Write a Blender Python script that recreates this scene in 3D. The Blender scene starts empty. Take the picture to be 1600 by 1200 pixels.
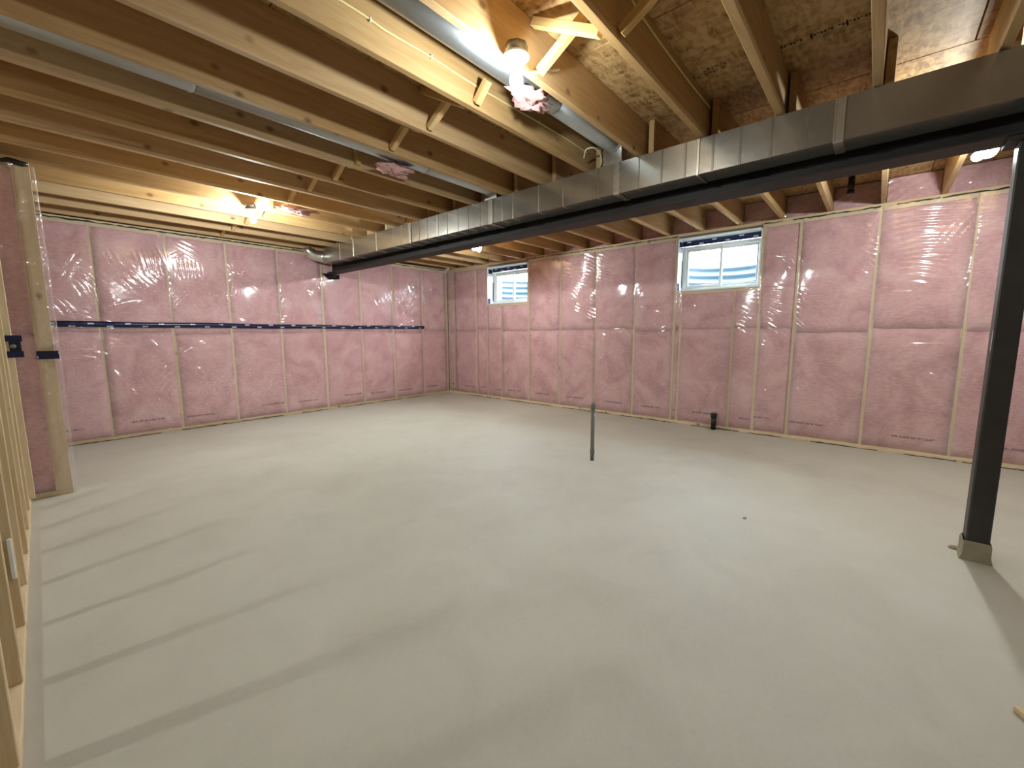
import bpy, math, random
import numpy as np
from mathutils import Vector, Matrix

random.seed(7)
RNG = np.random.default_rng(11)
scene = bpy.context.scene
COL = scene.collection

# ------------------------------------------------------------------ camera
CAM_H = 1.2
F_PX = 653.8
yaw, pitch, roll = math.radians(49.04), math.radians(7.06), math.radians(-0.22)
fw = Vector((math.sin(yaw) * math.cos(pitch), math.cos(yaw) * math.cos(pitch), -math.sin(pitch)))
rt = Vector((math.cos(yaw), -math.sin(yaw), 0))
up = rt.cross(fw)
r2 = rt * math.cos(roll) + up * math.sin(roll)
u2 = up * math.cos(roll) - rt * math.sin(roll)
cd = bpy.data.cameras.new('camera')
cd.sensor_width = 36.0
cd.lens = F_PX / 1600 * 36.0
cd.clip_start = 0.02
cam = bpy.data.objects.new('camera', cd)
COL.objects.link(cam)
m = Matrix((r2, u2, -fw)).transposed().to_4x4()
m.translation = Vector((0, 0, CAM_H))
cam.matrix_world = m
scene.camera = cam

# ------------------------------------------------------------------ world: flat overcast sky
SKY = 72.0
world = bpy.data.worlds.new('overcast_sky')
scene.world = world
world.use_nodes = True
bg = world.node_tree.nodes['Background']
bg.inputs['Color'].default_value = (0.80, 0.92, 1.0, 1)
bg.inputs['Strength'].default_value = SKY
BULB_W = 58.0            # watts of light from each bulb
BULB_COL = (0.92, 1.0, 0.98)
vs = scene.view_settings
vs.view_transform = 'Standard'
vs.look = 'None'
vs.gamma = 1.0
vs.use_curve_mapping = False
vs.exposure = 0.12
try:
    scene.cycles.use_denoising = True
    scene.cycles.max_bounces = 6
    scene.cycles.diffuse_bounces = 4
    scene.cycles.adaptive_threshold = 0.025
    scene.cycles.glossy_bounces = 3
    scene.cycles.transparent_max_bounces = 16
    scene.cycles.sample_clamp_indirect = 8.0
    scene.cycles.caustics_reflective = False
    scene.cycles.caustics_refractive = False
except Exception:
    pass

# ------------------------------------------------------------------ main dimensions (metres)
XR, YB = 5.52, 6.47          # face of the right wall, face of the back wall
ZT = 2.385                   # top of the stud walls
ZJ, ZS = 2.42, 2.66          # joist underside, subfloor underside
X0, X1 = -4.6, 5.66          # slab
Y0, Y1 = -3.3, 6.61
TH = 0.038                   # lumber thickness

def srgb(r, g, b):
    f = lambda c: (c / 255 / 12.92) if c / 255 <= 0.04045 else ((c / 255 + 0.055) / 1.055) ** 2.4
    return (f(r), f(g), f(b), 1)

# ------------------------------------------------------------------ materials
class NT:
    def __init__(self, name):
        self.m = bpy.data.materials.new(name)
        self.m.use_nodes = True
        self.t = self.m.node_tree
        self.t.nodes.clear()
        self.out = self.t.nodes.new('ShaderNodeOutputMaterial')
    def n(self, typ, **kw):
        nd = self.t.nodes.new(typ)
        ins = kw.pop('ins', {})
        for k, v in kw.items():
            setattr(nd, k, v)
        for k, v in ins.items():
            if hasattr(v, 'node'):
                self.t.links.new(v, nd.inputs[k])
            else:
                nd.inputs[k].default_value = v
        return nd
    def math(self, op, a, b=0.0, c=0.0):
        return self.n('ShaderNodeMath', operation=op, ins={0: a, 1: b, 2: c}).outputs[0]
    def mix(self, fac, a, b):
        nd = self.n('ShaderNodeMix', data_type='RGBA')
        for i, v in ((0, fac), (6, a), (7, b)):
            if hasattr(v, 'node'):
                self.t.links.new(v, nd.inputs[i])
            else:
                nd.inputs[i].default_value = v
        return nd.outputs[2]
    def ramp(self, fac, stops):
        nd = self.n('ShaderNodeValToRGB', ins={0: fac})
        e = nd.color_ramp.elements
        while len(e) < len(stops):
            e.new(0.5)
        for el, (p, c) in zip(e, stops):
            el.position = p
            el.color = c
        return nd.outputs[0]
    def coords(self, scale=(1, 1, 1), rnd=0.0):
        tc = self.n('ShaderNodeTexCoord').outputs['Object']
        if rnd:
            oi = self.n('ShaderNodeObjectInfo').outputs['Random']
            off = self.n('ShaderNodeCombineXYZ', ins={0: self.math('MULTIPLY', oi, rnd), 1: self.math('MULTIPLY', oi, rnd * 0.37), 2: self.math('MULTIPLY', oi, rnd * 0.71)}).outputs[0]
            tc = self.n('ShaderNodeVectorMath', operation='ADD', ins={0: tc, 1: off}).outputs[0]
        mp = self.n('ShaderNodeMapping', ins={'Vector': tc, 'Scale': scale})
        return mp.outputs[0]
    def noise(self, vec, scale, detail=4, rough=0.55, dist=0.0):
        return self.n('ShaderNodeTexNoise', ins={'Vector': vec, 'Scale': scale, 'Detail': detail, 'Roughness': rough, 'Distortion': dist}).outputs['Fac']
    def bump(self, h, strength=0.3, dist=0.01):
        return self.n('ShaderNodeBump', ins={'Height': h, 'Strength': strength, 'Distance': dist}).outputs[0]
    def bsdf(self, color, rough=0.6, metal=0.0, normal=None, spec=0.4):
        ins = {'Base Color': color, 'Roughness': rough, 'Metallic': metal, 'Specular IOR Level': spec}
        if normal is not None:
            ins['Normal'] = normal
        return self.n('ShaderNodeBsdfPrincipled', ins=ins).outputs[0]
    def done(self, shader):
        self.t.links.new(shader, self.out.inputs[0])
        return self.m

def plain(name, col, rough=0.6, metal=0.0, var=0.12, scale=8.0, spec=0.4):
    t = NT(name)
    f = t.noise(t.coords(rnd=9.0), scale)
    d = tuple(c * (1 - var) for c in col[:3]) + (1,)
    l = tuple(min(1, c * (1 + var)) for c in col[:3]) + (1,)
    return t.done(t.bsdf(t.mix(f, d, l), rough, metal, spec=spec))

def wood(name, dark, mid, light, knots=True):
    t = NT(name)
    v = t.coords((1.0, 1.0, 1.0), rnd=31.0)
    st = t.n('ShaderNodeMapping', ins={'Vector': v, 'Scale': (0.7, 9.0, 9.0)}).outputs[0]
    broad = t.noise(v, 1.3, 2)
    g = t.noise(st, 3.2, 6, 0.62, 0.8)
    fine = t.noise(t.n('ShaderNodeMapping', ins={'Vector': v, 'Scale': (2.0, 60.0, 60.0)}).outputs[0], 3.0, 3)
    f = t.math('ADD', t.math('MULTIPLY', g, 0.65), t.math('ADD', t.math('MULTIPLY', fine, 0.2), t.math('MULTIPLY', broad, 0.2)))
    c = t.ramp(f, [(0.28, dark), (0.52, mid), (0.78, light)])
    if knots:
        kv = t.n('ShaderNodeMapping', ins={'Vector': v, 'Scale': (4.2, 6.0, 6.0)}).outputs[0]
        vo = t.n('ShaderNodeTexVoronoi', feature='F1', ins={'Vector': kv, 'Scale': 1.0, 'Randomness': 1.0})
        k = t.n('ShaderNodeMapRange', ins={0: vo.outputs['Distance'], 1: 0.05, 2: 0.14, 3: 1.0, 4: 0.0}).outputs[0]
        c = t.mix(t.math('MULTIPLY', k, 0.75), c, (dark[0] * 0.30, dark[1] * 0.24, dark[2] * 0.2, 1))
    # each board its own tone
    oi = t.n('ShaderNodeObjectInfo').outputs['Random']
    hsv = t.n('ShaderNodeHueSaturation', ins={'Value': t.math('MULTIPLY_ADD', oi, 0.22, 0.9), 'Saturation': t.math('MULTIPLY_ADD', oi, -0.15, 1.05), 'Color': c}).outputs[0]
    return t.done(t.bsdf(hsv, 0.62, normal=t.bump(g, 0.15, 0.004), spec=0.3))

M = {}
M['joist'] = wood('joist_spruce', srgb(162, 124, 76), srgb(184, 149, 102), srgb(200, 170, 126))
M['stud'] = wood('stud_spruce', srgb(196, 168, 126), srgb(214, 190, 150), srgb(230, 210, 176))
M['strut'] = wood('bridging_wood', srgb(176, 138, 84), srgb(204, 168, 112), srgb(220, 190, 140), knots=False)

def osb():
    t = NT('osb')
    v = t.coords(rnd=17.0)
    cells = []
    for i, (sc, rot) in enumerate((((16, 52, 9), 0.25), ((44, 14, 9), 0.5), ((20, 48, 9), -0.5))):
        mp = t.n('ShaderNodeMapping', ins={'Vector': v, 'Scale': sc, 'Rotation': (0, 0, rot)}).outputs[0]
        vo = t.n('ShaderNodeTexVoronoi', feature='F1', ins={'Vector': mp, 'Scale': 1.0, 'Randomness': 1.0})
        sep = t.n('ShaderNodeSeparateColor', ins={0: vo.outputs['Color']})
        cells.append(sep.outputs[i])
    f = t.math('MULTIPLY_ADD', cells[0], 0.4, t.math('MULTIPLY_ADD', cells[1], 0.3, t.math('MULTIPLY', cells[2], 0.3)))
    f = t.math('MULTIPLY_ADD', t.noise(v, 4.0, 4), 0.5, t.math('MULTIPLY', f, 0.75))
    c = t.ramp(f, [(0.28, srgb(126, 94, 54)), (0.50, srgb(166, 130, 82)), (0.80, srgb(196, 164, 116))])
    return t.done(t.bsdf(c, 0.65, normal=t.bump(f, 0.25, 0.004), spec=0.3))
M['osb'] = osb()

def concrete_floor():
    t = NT('slab_concrete')
    v = t.coords()
    big = t.noise(v, 0.55, 4, 0.55, 0.6)
    mid = t.noise(v, 2.6, 5, 0.6, 0.9)
    fine = t.noise(v, 55.0, 4, 0.7)
    f = t.math('ADD', t.math('MULTIPLY', big, 0.5), t.math('ADD', t.math('MULTIPLY', mid, 0.34), t.math('MULTIPLY', fine, 0.16)))
    c = t.ramp(f, [(0.30, srgb(180, 176, 163)), (0.5, srgb(195, 192, 180)), (0.70, srgb(205, 203, 193))])
    # small dark flecks
    vo = t.n('ShaderNodeTexVoronoi', feature='F1', ins={'Vector': v, 'Scale': 2.4, 'Randomness': 1.0})
    k = t.n('ShaderNodeMapRange', ins={0: vo.outputs['Distance'], 1: 0.015, 2: 0.045, 3: 0.30, 4: 0.0}).outputs[0]
    c = t.mix(t.math('MULTIPLY', k, mid), c, srgb(110, 98, 84))
    rg = t.math('MULTIPLY_ADD', mid, 0.2, 0.5)
    return t.done(t.bsdf(c, rg, normal=t.bump(t.math('ADD', mid, t.math('MULTIPLY', fine, 0.15)), 0.12, 0.006), spec=0.35))
M['floor'] = concrete_floor()
M['concrete'] = plain('poured_concrete', srgb(150, 146, 138), 0.85, var=0.15, scale=3)

def batt(printed):
    t = NT('pink_fibreglass' + ('_printed' if printed else ''))
    v = t.coords(rnd=23.0)
    a = t.noise(v, 3.0, 5, 0.6, 0.7)
    b = t.noise(t.n('ShaderNodeMapping', ins={'Vector': v, 'Scale': (1.0, 1.0, 2.6)}).outputs[0], 26.0, 5, 0.65)
    f = t.math('MULTIPLY_ADD', a, 0.65, t.math('MULTIPLY', b, 0.35))
    c = t.ramp(f, [(0.32, srgb(190, 132, 136)), (0.5, srgb(226, 172, 177)), (0.70, srgb(242, 202, 202))])
    if printed:
        g = t.n('ShaderNodeTexCoord').outputs['Generated']
        s = t.n('ShaderNodeSeparateXYZ', ins={0: g})
        oi = t.n('ShaderNodeObjectInfo').outputs['Random']
        u = t.math('MAXIMUM', s.outputs[0], s.outputs[1])
        uc = t.n('ShaderNodeUVMap').outputs[0]
        us = t.n('ShaderNodeSeparateXYZ', ins={0: uc})
        du = t.math('ABSOLUTE', t.math('SUBTRACT', us.outputs[0], t.math('MULTIPLY_ADD', oi, 0.4, 0.3)))
        dv = t.math('ABSOLUTE', t.math('SUBTRACT', us.outputs[1], t.math('MULTIPLY_ADD', oi, 0.03, 0.15)))
        inb = t.math('MULTIPLY', t.math('LESS_THAN', du, 0.2), t.math('LESS_THAN', dv, 0.008))
        ltr = t.math('GREATER_THAN', t.noise(t.n('ShaderNodeMapping', ins={'Vector': v, 'Scale': (1, 1, 0.5)}).outputs[0], 70.0, 2), 0.44)
        c = t.mix(t.math('MULTIPLY', t.math('MULTIPLY', inb, ltr), 0.7), c, srgb(84, 34, 34))
    return t.done(t.bsdf(c, 0.95, normal=t.bump(f, 0.9, 0.03), spec=0.1))
M['batt'] = batt(False)
M['batt_print'] = batt(True)

def poly(name):
    t = NT(name)
    tr = t.n('ShaderNodeBsdfTransparent', ins={'Color': (0.97, 0.965, 0.965, 1)}).outputs[0]
    haze = t.n('ShaderNodeBsdfDiffuse', ins={'Color': (0.88, 0.80, 0.80, 1)}).outputs[0]
    base = t.n('ShaderNodeMixShader', ins={0: 0.15, 1: tr, 2: haze}).outputs[0]
    gl = t.n('ShaderNodeBsdfGlossy', ins={'Color': (1, 1, 1, 1), 'Roughness': 0.085}).outputs[0]
    fr = t.math('MULTIPLY_ADD', t.math('POWER', t.n('ShaderNodeLayerWeight', ins={'Blend': 0.5}).outputs['Facing'], 5.0), 0.92, 0.08)
    return t.done(t.n('ShaderNodeMixShader', ins={0: fr, 1: base, 2: gl}).outputs[0])
M['poly'] = poly('clear_poly_sheet')

def galv(name, base, rough):
    t = NT(name)
    v = t.coords(rnd=5.0)
    vo = t.n('ShaderNodeTexVoronoi', feature='F1', ins={'Vector': v, 'Scale': 60.0, 'Randomness': 1.0})
    sp = t.n('ShaderNodeSeparateColor', ins={0: vo.outputs['Color']}).outputs[0]
    big = t.noise(v, 3.0, 4)
    f = t.math('MULTIPLY_ADD', sp, 0.14, t.math('MULTIPLY', big, 0.8))
    d = tuple(c * 0.86 for c in base[:3]) + (1,)
    l = tuple(min(1, c * 1.15) for c in base[:3]) + (1,)
    c = t.mix(f, d, l)
    return t.done(t.bsdf(c, t.math('MULTIPLY_ADD', f, 0.10, rough), 0.92, normal=t.bump(big, 0.10, 0.02)))
M['galv'] = galv('galvanised_sheet', srgb(186, 184, 176), 0.20)
M['galv_dull'] = galv('galvanised_pipe', srgb(190, 194, 198), 0.34)
M['cleat'] = galv('galvanised_cleat', srgb(214, 210, 200), 0.24)
M['well'] = plain('corrugated_steel', srgb(62, 80, 96), 0.6, 0.0, 0.12, 4)
M['steel'] = plain('primed_steel', srgb(40, 36, 33), 0.62, 0.0, 0.25, 3, spec=0.35)
M['post'] = plain('dark_painted_steel', srgb(50, 47, 44), 0.42, 0.0, 0.3, 14, spec=0.45)
M['splash'] = plain('cement_splash', srgb(150, 142, 120), 0.85, var=0.2, scale=20)
M['vinyl'] = plain('white_vinyl', srgb(226, 230, 230), 0.4, var=0.03)
M['porcelain'] = plain('white_porcelain', srgb(236, 234, 228), 0.25, var=0.02)
M['box_steel'] = plain('grey_steel_box', srgb(140, 138, 132), 0.4, 0.8, 0.1, 20)
M['grey_pvc'] = plain('grey_pipe_plastic', srgb(112, 114, 112), 0.5, var=0.12, scale=30)
M['black_abs'] = plain('black_pipe_plastic', srgb(22, 22, 24), 0.4, var=0.15)
M['black_plastic'] = plain('black_box_plastic', srgb(20, 24, 34), 0.3, var=0.15)
M['cable'] = plain('yellow_cable_jacket', srgb(214, 198, 140), 0.5, var=0.05)
M['white_cable'] = plain('white_cable_jacket', srgb(222, 216, 200), 0.5, var=0.05)
M['sealant'] = plain('black_sealant', srgb(26, 22, 22), 0.35, var=0.2, scale=30)
M['gravel'] = plain('well_gravel', srgb(150, 146, 140), 0.95, var=0.4, scale=40)
M['soil'] = plain('backfill_soil', srgb(120, 104, 86), 0.95, var=0.3, scale=4)
M['ink'] = plain('print_ink', srgb(84, 58, 34), 0.8, var=0.2)
M['black_tape'] = plain('black_tape', srgb(14, 14, 20), 0.75, var=0.1, spec=0.2)
M['white_plastic'] = plain('white_plastic', srgb(228, 226, 218), 0.4, var=0.03)
M['batt_scrap'] = plain('pink_fibreglass_scrap', srgb(206, 162, 158), 0.95, var=0.2, scale=12, spec=0.1)

def tape():
    t = NT('navy_sheathing_tape')
    g = t.n('ShaderNodeTexCoord').outputs['Object']
    s = t.n('ShaderNodeSeparateXYZ', ins={0: g})
    u = t.math('ADD', s.outputs[0], s.outputs[1])
    ph = t.math('MULTIPLY', u, 1 / 0.30)
    a = t.math('FRACT', ph)
    row = t.math('FRACT', t.math('ADD', ph, 0.5))
    z = s.outputs[2]
    up_ = t.math('MULTIPLY', t.math('LESS_THAN', t.math('ABSOLUTE', t.math('SUBTRACT', a, 0.25)), 0.085), t.math('LESS_THAN', t.math('ABSOLUTE', t.math('SUBTRACT', z, 0.014)), 0.0075))
    dn = t.math('MULTIPLY', t.math('LESS_THAN', t.math('ABSOLUTE', t.math('SUBTRACT', row, 0.25)), 0.085), t.math('LESS_THAN', t.math('ABSOLUTE', t.math('ADD', z, 0.016)), 0.0075))
    nz = t.math('GREATER_THAN', t.noise(t.coords(), 55.0, 2), 0.38)
    msk = t.math('MULTIPLY', t.math('ADD', up_, dn), nz)
    c = t.mix(msk, srgb(24, 28, 66), srgb(198, 204, 222))
    return t.done(t.bsdf(c, 0.28, normal=t.bump(t.noise(t.coords(), 18.0, 3), 0.2, 0.01)))
M['tape'] = tape()

def glass():
    t = NT('window_glass')
    tr = t.n('ShaderNodeBsdfTransparent', ins={'Color': (0.95, 0.97, 0.97, 1)}).outputs[0]
    gl = t.n('ShaderNodeBsdfGlossy', ins={'Roughness': 0.02}).outputs[0]
    fr = t.math('MULTIPLY_ADD', t.math('POWER', t.n('ShaderNodeLayerWeight', ins={'Blend': 0.5}).outputs['Facing'], 5.0), 0.95, 0.045)
    return t.done(t.n('ShaderNodeMixShader', ins={0: fr, 1: tr, 2: gl}).outputs[0])
M['glass'] = glass()

def bulbmat():
    t = NT('lit_bulb_glass')
    e = t.n('ShaderNodeEmission', ins={'Color': (1.0, 0.95, 0.86, 1), 'Strength': 40.0}).outputs[0]
    tr = t.n('ShaderNodeBsdfTransparent', ins={'Color': (1, 1, 1, 1)}).outputs[0]
    mm = t.done(t.n('ShaderNodeMixShader', ins={0: 0.35, 1: tr, 2: e}).outputs[0])
    mm.cycles.emission_sampling = 'NONE'
    return mm
M['bulb'] = bulbmat()

# ------------------------------------------------------------------ mesh helpers
def link(name, me, mat=None, parent=None, loc=None, rot=None):
    o = bpy.data.objects.new(name, me)
    COL.objects.link(o)
    if mat is not None and me is not None and not me.materials:
        me.materials.append(mat)
    if parent is not None:
        o.parent = parent
    if loc is not None:
        o.location = loc
    if rot is not None:
        o.rotation_euler = rot
    return o

def tag(o, label=None, cat=None, group=None, kind=None):
    if label: o['label'] = label
    if cat: o['category'] = cat
    if group: o['group'] = group
    if kind: o['kind'] = kind
    return o

def empty(name, loc, label, cat, group=None):
    o = bpy.data.objects.new(name, None)
    COL.objects.link(o)
    o.location = loc
    o.empty_display_size = 0.1
    return tag(o, label, cat, group)

def pymesh(name, v, f, smooth=False):
    me = bpy.data.meshes.new(name)
    me.from_pydata([tuple(p) for p in v], [], f)
    if smooth:
        me.polygons.foreach_set('use_smooth', [True] * len(me.polygons))
    me.update()
    return me

BOXF = [(0, 3, 2, 1), (4, 5, 6, 7), (0, 1, 5, 4), (1, 2, 6, 5), (2, 3, 7, 6), (3, 0, 4, 7)]
class MB:
    """collects primitive shapes into one mesh"""
    def __init__(self):
        self.v, self.f, self.sm = [], [], []
    def add(self, v, f, smooth=False):
        b = len(self.v)
        self.v += [tuple(p) for p in v]
        self.f += [tuple(i + b for i in q) for q in f]
        self.sm += [smooth] * len(f)
        return self
    def box(self, x0, x1, y0, y1, z0, z1):
        return self.add([(x0, y0, z0), (x1, y0, z0), (x1, y1, z0), (x0, y1, z0), (x0, y0, z1), (x1, y0, z1), (x1, y1, z1), (x0, y1, z1)], BOXF)
    def cbox(self, x0, x1, y0, y1, z0, z1, c=0.003):
        """box with chamfered edges"""
        lo, hi = (x0, y0, z0), (x1, y1, z1)
        vs_, key = [], {}
        for sx in (0, 1):
            for sy in (0, 1):
                for sz in (0, 1):
                    s = (sx, sy, sz)
                    for a in range(3):
                        p = []
                        for i in range(3):
                            e = hi[i] if s[i] else lo[i]
                            p.append(e if i == a else e + (-c if s[i] else c))
                        key[(s, a)] = len(vs_)
                        vs_.append(p)
        fs = []
        cen = Vector([(a + b) / 2 for a, b in zip(lo, hi)])
        def put(q):
            P = [Vector(vs_[i]) for i in q]
            n = (P[1] - P[0]).cross(P[2] - P[0])
            mid = sum(P, Vector()) / len(P) - cen
            fs.append(tuple(q) if n.dot(mid) > 0 else tuple(reversed(q)))
        for a in range(3):
            b, d = [i for i in range(3) if i != a]
            for s in (0, 1):
                q = []
                for (tb, td) in ((0, 0), (1, 0), (1, 1), (0, 1)):
                    k = [0, 0, 0]; k[a] = s; k[b] = tb; k[d] = td
                    q.append(key[(tuple(k), a)])
                put(q)
            for tb in (0, 1):
                for td in (0, 1):
                    k0 = [0, 0, 0]; k0[b] = tb; k0[d] = td; k1 = list(k0); k1[a] = 1
                    put([key[(tuple(k0), b)], key[(tuple(k1), b)], key[(tuple(k1), d)], key[(tuple(k0), d)]])
        for sx in (0, 1):
            for sy in (0, 1):
                for sz in (0, 1):
                    put([key[((sx, sy, sz), i)] for i in range(3)])
        return self.add(vs_, fs)
    def lathe(self, prof, n=16, axis='z', origin=(0, 0, 0), cap=True):
        v, f = [], []
        k = len(prof)
        for (r, h) in prof:
            for i in range(n):
                a = 2 * math.pi * i / n
                p = (r * math.cos(a), r * math.sin(a), h)
                if axis == 'x': p = (p[2], p[0], p[1])
                if axis == 'y': p = (p[1], p[2], p[0])
                v.append((p[0] + origin[0], p[1] + origin[1], p[2] + origin[2]))
        for j in range(k - 1):
            for i in range(n):
                f.append((j * n + i, j * n + (i + 1) % n, (j + 1) * n + (i + 1) % n, (j + 1) * n + i))
        if cap:
            f.append(tuple(reversed(range(n))))
            f.append(tuple((k - 1) * n + i for i in range(n)))
        return self.add(v, f, True)
    def tube(self, pts, r, n=7):
        pts = [Vector(p) for p in pts]
        v, f = [], []
        prev = None
        for i, p in enumerate(pts):
            d = (pts[min(i + 1, len(pts) - 1)] - pts[max(i - 1, 0)]).normalized()
            if prev is None:
                a = d.orthogonal().normalized()
            else:
                a = (prev - d * prev.dot(d)).normalized()
            prev = a
            b = d.cross(a)
            rr = r[i] if isinstance(r, (list, tuple)) else r
            for j in range(n):
                t = 2 * math.pi * j / n
                v.append(p + a * (rr * math.cos(t)) + b * (rr * math.sin(t)))
        for i in range(len(pts) - 1):
            for j in range(n):
                f.append((i * n + j, i * n + (j + 1) % n, (i + 1) * n + (j + 1) % n, (i + 1) * n + j))
        f.append(tuple(reversed(range(n))))
        f.append(tuple((len(pts) - 1) * n + j for j in range(n)))
        return self.add(v, f, True)
    def mesh(self, name):
        me = pymesh(name, self.v, self.f)
        me.polygons.foreach_set('use_smooth', self.sm)
        return me
    def build(self, name, mat, parent=None, **kw):
        return link(name, self.mesh(name), mat, parent, **kw)

def curve_pts(pts, n=8):
    """Catmull-Rom through points"""
    P = [Vector(p) for p in pts]
    P = [P[0] * 2 - P[1]] + P + [P[-1] * 2 - P[-2]]
    out = []
    for i in range(1, len(P) - 2):
        for k in range(n):
            t = k / n
            a, b, c, d = P[i - 1], P[i], P[i + 1], P[i + 2]
            out.append(0.5 * ((2 * b) + (c - a) * t + (2 * a - 5 * b + 4 * c - d) * t * t + (3 * b - a - 3 * c + d) * t ** 3))
    out.append(P[-2])
    return out

BOARDS = {}
def board(name, p0, p1, w, h, mat, parent, upv=(0, 0, 1)):
    """a piece of lumber from p0 to p1 (centre line); w across, h along upv"""
    p0, p1 = Vector(p0), Vector(p1)
    d = p1 - p0
    L = d.length
    key = (round(L, 4), round(w, 4), round(h, 4), mat.name)
    if key not in BOARDS:
        BOARDS[key] = MB().cbox(0, L, -w / 2, w / 2, -h / 2, h / 2, 0.0025).mesh('board')
        BOARDS[key].materials.append(mat)
    x = d.normalized()
    z = Vector(upv)
    z = (z - x * z.dot(x)).normalized()
    y = z.cross(x)
    o = link(name, BOARDS[key], None, parent)
    mt = Matrix((x, y, z)).transposed().to_4x4()
    mt.translation = p0
    o.matrix_local = mt
    return o

def fast_grid(name, P, keep=None, mat=None, parent=None, smooth=True, uv=False):
    """P: (nu, nv, 3) array"""
    nu, nv, _ = P.shape
    idx = np.arange(nu * nv).reshape(nu, nv)
    q = np.stack([idx[:-1, :-1], idx[1:, :-1], idx[1:, 1:], idx[:-1, 1:]], -1).reshape(-1, 4)
    if keep is not None:
        q = q[keep.reshape(-1)]
    me = bpy.data.meshes.new(name)
    me.vertices.add(nu * nv)
    me.vertices.foreach_set('co', P.reshape(-1).astype(np.float32))
    me.loops.add(q.size)
    me.loops.foreach_set('vertex_index', q.reshape(-1).astype(np.int32))
    me.polygons.add(len(q))
    me.polygons.foreach_set('loop_start', np.arange(0, q.size, 4, dtype=np.int32))
    me.polygons.foreach_set('loop_total', np.full(len(q), 4, dtype=np.int32))
    me.polygons.foreach_set('use_smooth', np.full(len(q), smooth))
    if uv:
        U, V = np.meshgrid(np.linspace(0, 1, nu), np.linspace(0, 1, nv), indexing='ij')
        uvl = me.uv_layers.new(name='UVMap')
        c = np.stack([U, V], -1).reshape(-1, 2)[q.reshape(-1)]
        uvl.data.foreach_set('uv', c.reshape(-1).astype(np.float32))
    me.update(calc_edges=True)
    me.validate()
    return link(name, me, mat, parent)

def wob(a, b, seed, s=1.0):
    """smooth pseudo-noise of two arrays, about -1..1"""
    r = np.random.default_rng(seed)
    out = 0
    for i in range(6):
        k = r.normal(size=2) * s * (1 + i * 0.6)
        out = out + np.sin(a * k[0] + b * k[1] + r.uniform(0, 6.28)) / (1 + 0.5 * i)
    return out / 3.0

# =================================================================== THE SETTING
# ------------------------------------------------------------------ floor
floor = MB().box(X0 - 0.2, X1 + 0.2, Y0 - 0.2, Y1 + 0.2, -0.12, 0.0).build('floor', M['floor'])
tag(floor, 'bare trowelled grey beige concrete slab', 'floor', kind='structure')

# ------------------------------------------------------------------ ceiling: subfloor panels, joists, bridging
ceiling = MB().box(X0 - 0.2, X1 + 0.2, Y0 - 0.2, Y1 + 0.2, ZS + 0.022, ZS + 0.10).build('ceiling', M['osb'])
tag(ceiling, 'unfinished ceiling of exposed wood joists under strand board subfloor', 'ceiling', kind='structure')

osbmesh = {}
xs = [3.30 + 1.22 * k for k in range(-7, 3)]
for i in range(len(xs) - 1):
    a, b = max(xs[i], X0 - 0.1), min(xs[i + 1], X1 + 0.1)
    if b - a < 0.1: continue
    off = 0.958 if i % 2 else -0.26
    ys = [off + 2.44 * k for k in range(-2, 4)]
    for j in range(len(ys) - 1):
        c, d = max(ys[j], Y0 - 0.1), min(ys[j + 1], Y1 + 0.1)
        if d - c < 0.1: continue
        key = (round(b - a, 3), round(d - c, 3))
        if key not in osbmesh:
            osbmesh[key] = MB().cbox(0.003, b - a - 0.003, 0.003, d - c - 0.003, 0, 0.018, 0.002).mesh('subfloor_panel')
            osbmesh[key].materials.append(M['osb'])
        link('subfloor_panel', osbmesh[key], None, ceiling, (a, c, ZS + 0.001))

YL = lambda k: 0.115 + 0.4215 * k          # far edge of a left-hand joist
YR = lambda k: 0.073 + 0.415 * k           # far edge of a right-hand joist
HJ = ZS - ZJ
for k in range(-8, 16):
    y = YL(k) - TH / 2
    board('joist', (X0, y, ZJ + HJ / 2), (3.285, y, ZJ + HJ / 2), TH, HJ, M['joist'], ceiling)
for k in range(-8, 16):
    y = YR(k) - TH / 2
    board('joist', (2.99, y, ZJ + HJ / 2), (5.655, y, ZJ + HJ / 2), TH, HJ, M['joist'], ceiling)

# cross-bridging between the joists
PIPE_BAYS = {3: (1.565, 2.565, 0.068), 6: (2.800, 2.520, 0.068), 10: (4.415, 2.505, 0.052)}
for xb in (1.73, -1.4):
    for k in range(-8, 15):
        ya, yb = YL(k) + 0.001, YL(k + 1) - TH - 0.001
        if k in PIPE_BAYS:
            py, pz, pr = PIPE_BAYS[k]
            if k == 3:      # cut short under the branch duct
                board('bridging_strut', (xb, yb - 0.012, ZJ + 0.02), (xb, yb - 0.10, ZJ + 0.105), TH, TH, M['strut'], ceiling, (1, 0, 0))
            else:
                board('bridging_strut', (xb, yb - 0.02, ZJ + 0.012), (xb, yb - 0.02, ZS - 0.012), TH, TH, M['strut'], ceiling, (1, 0, 0))
            continue
        j = random.uniform(-0.015, 0.015)
        board('bridging_strut', (xb - 0.022 + j, ya + 0.012, ZJ + 0.022), (xb - 0.022 + j, yb - 0.012, ZS - 0.022), TH, TH, M['strut'], ceiling, (1, 0, 0))
        board('bridging_strut', (xb + 0.022 + j, yb - 0.012, ZJ + 0.022), (xb + 0.022 + j, ya + 0.012, ZS - 0.022), TH, TH, M['strut'], ceiling, (1, 0, 0))

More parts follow.
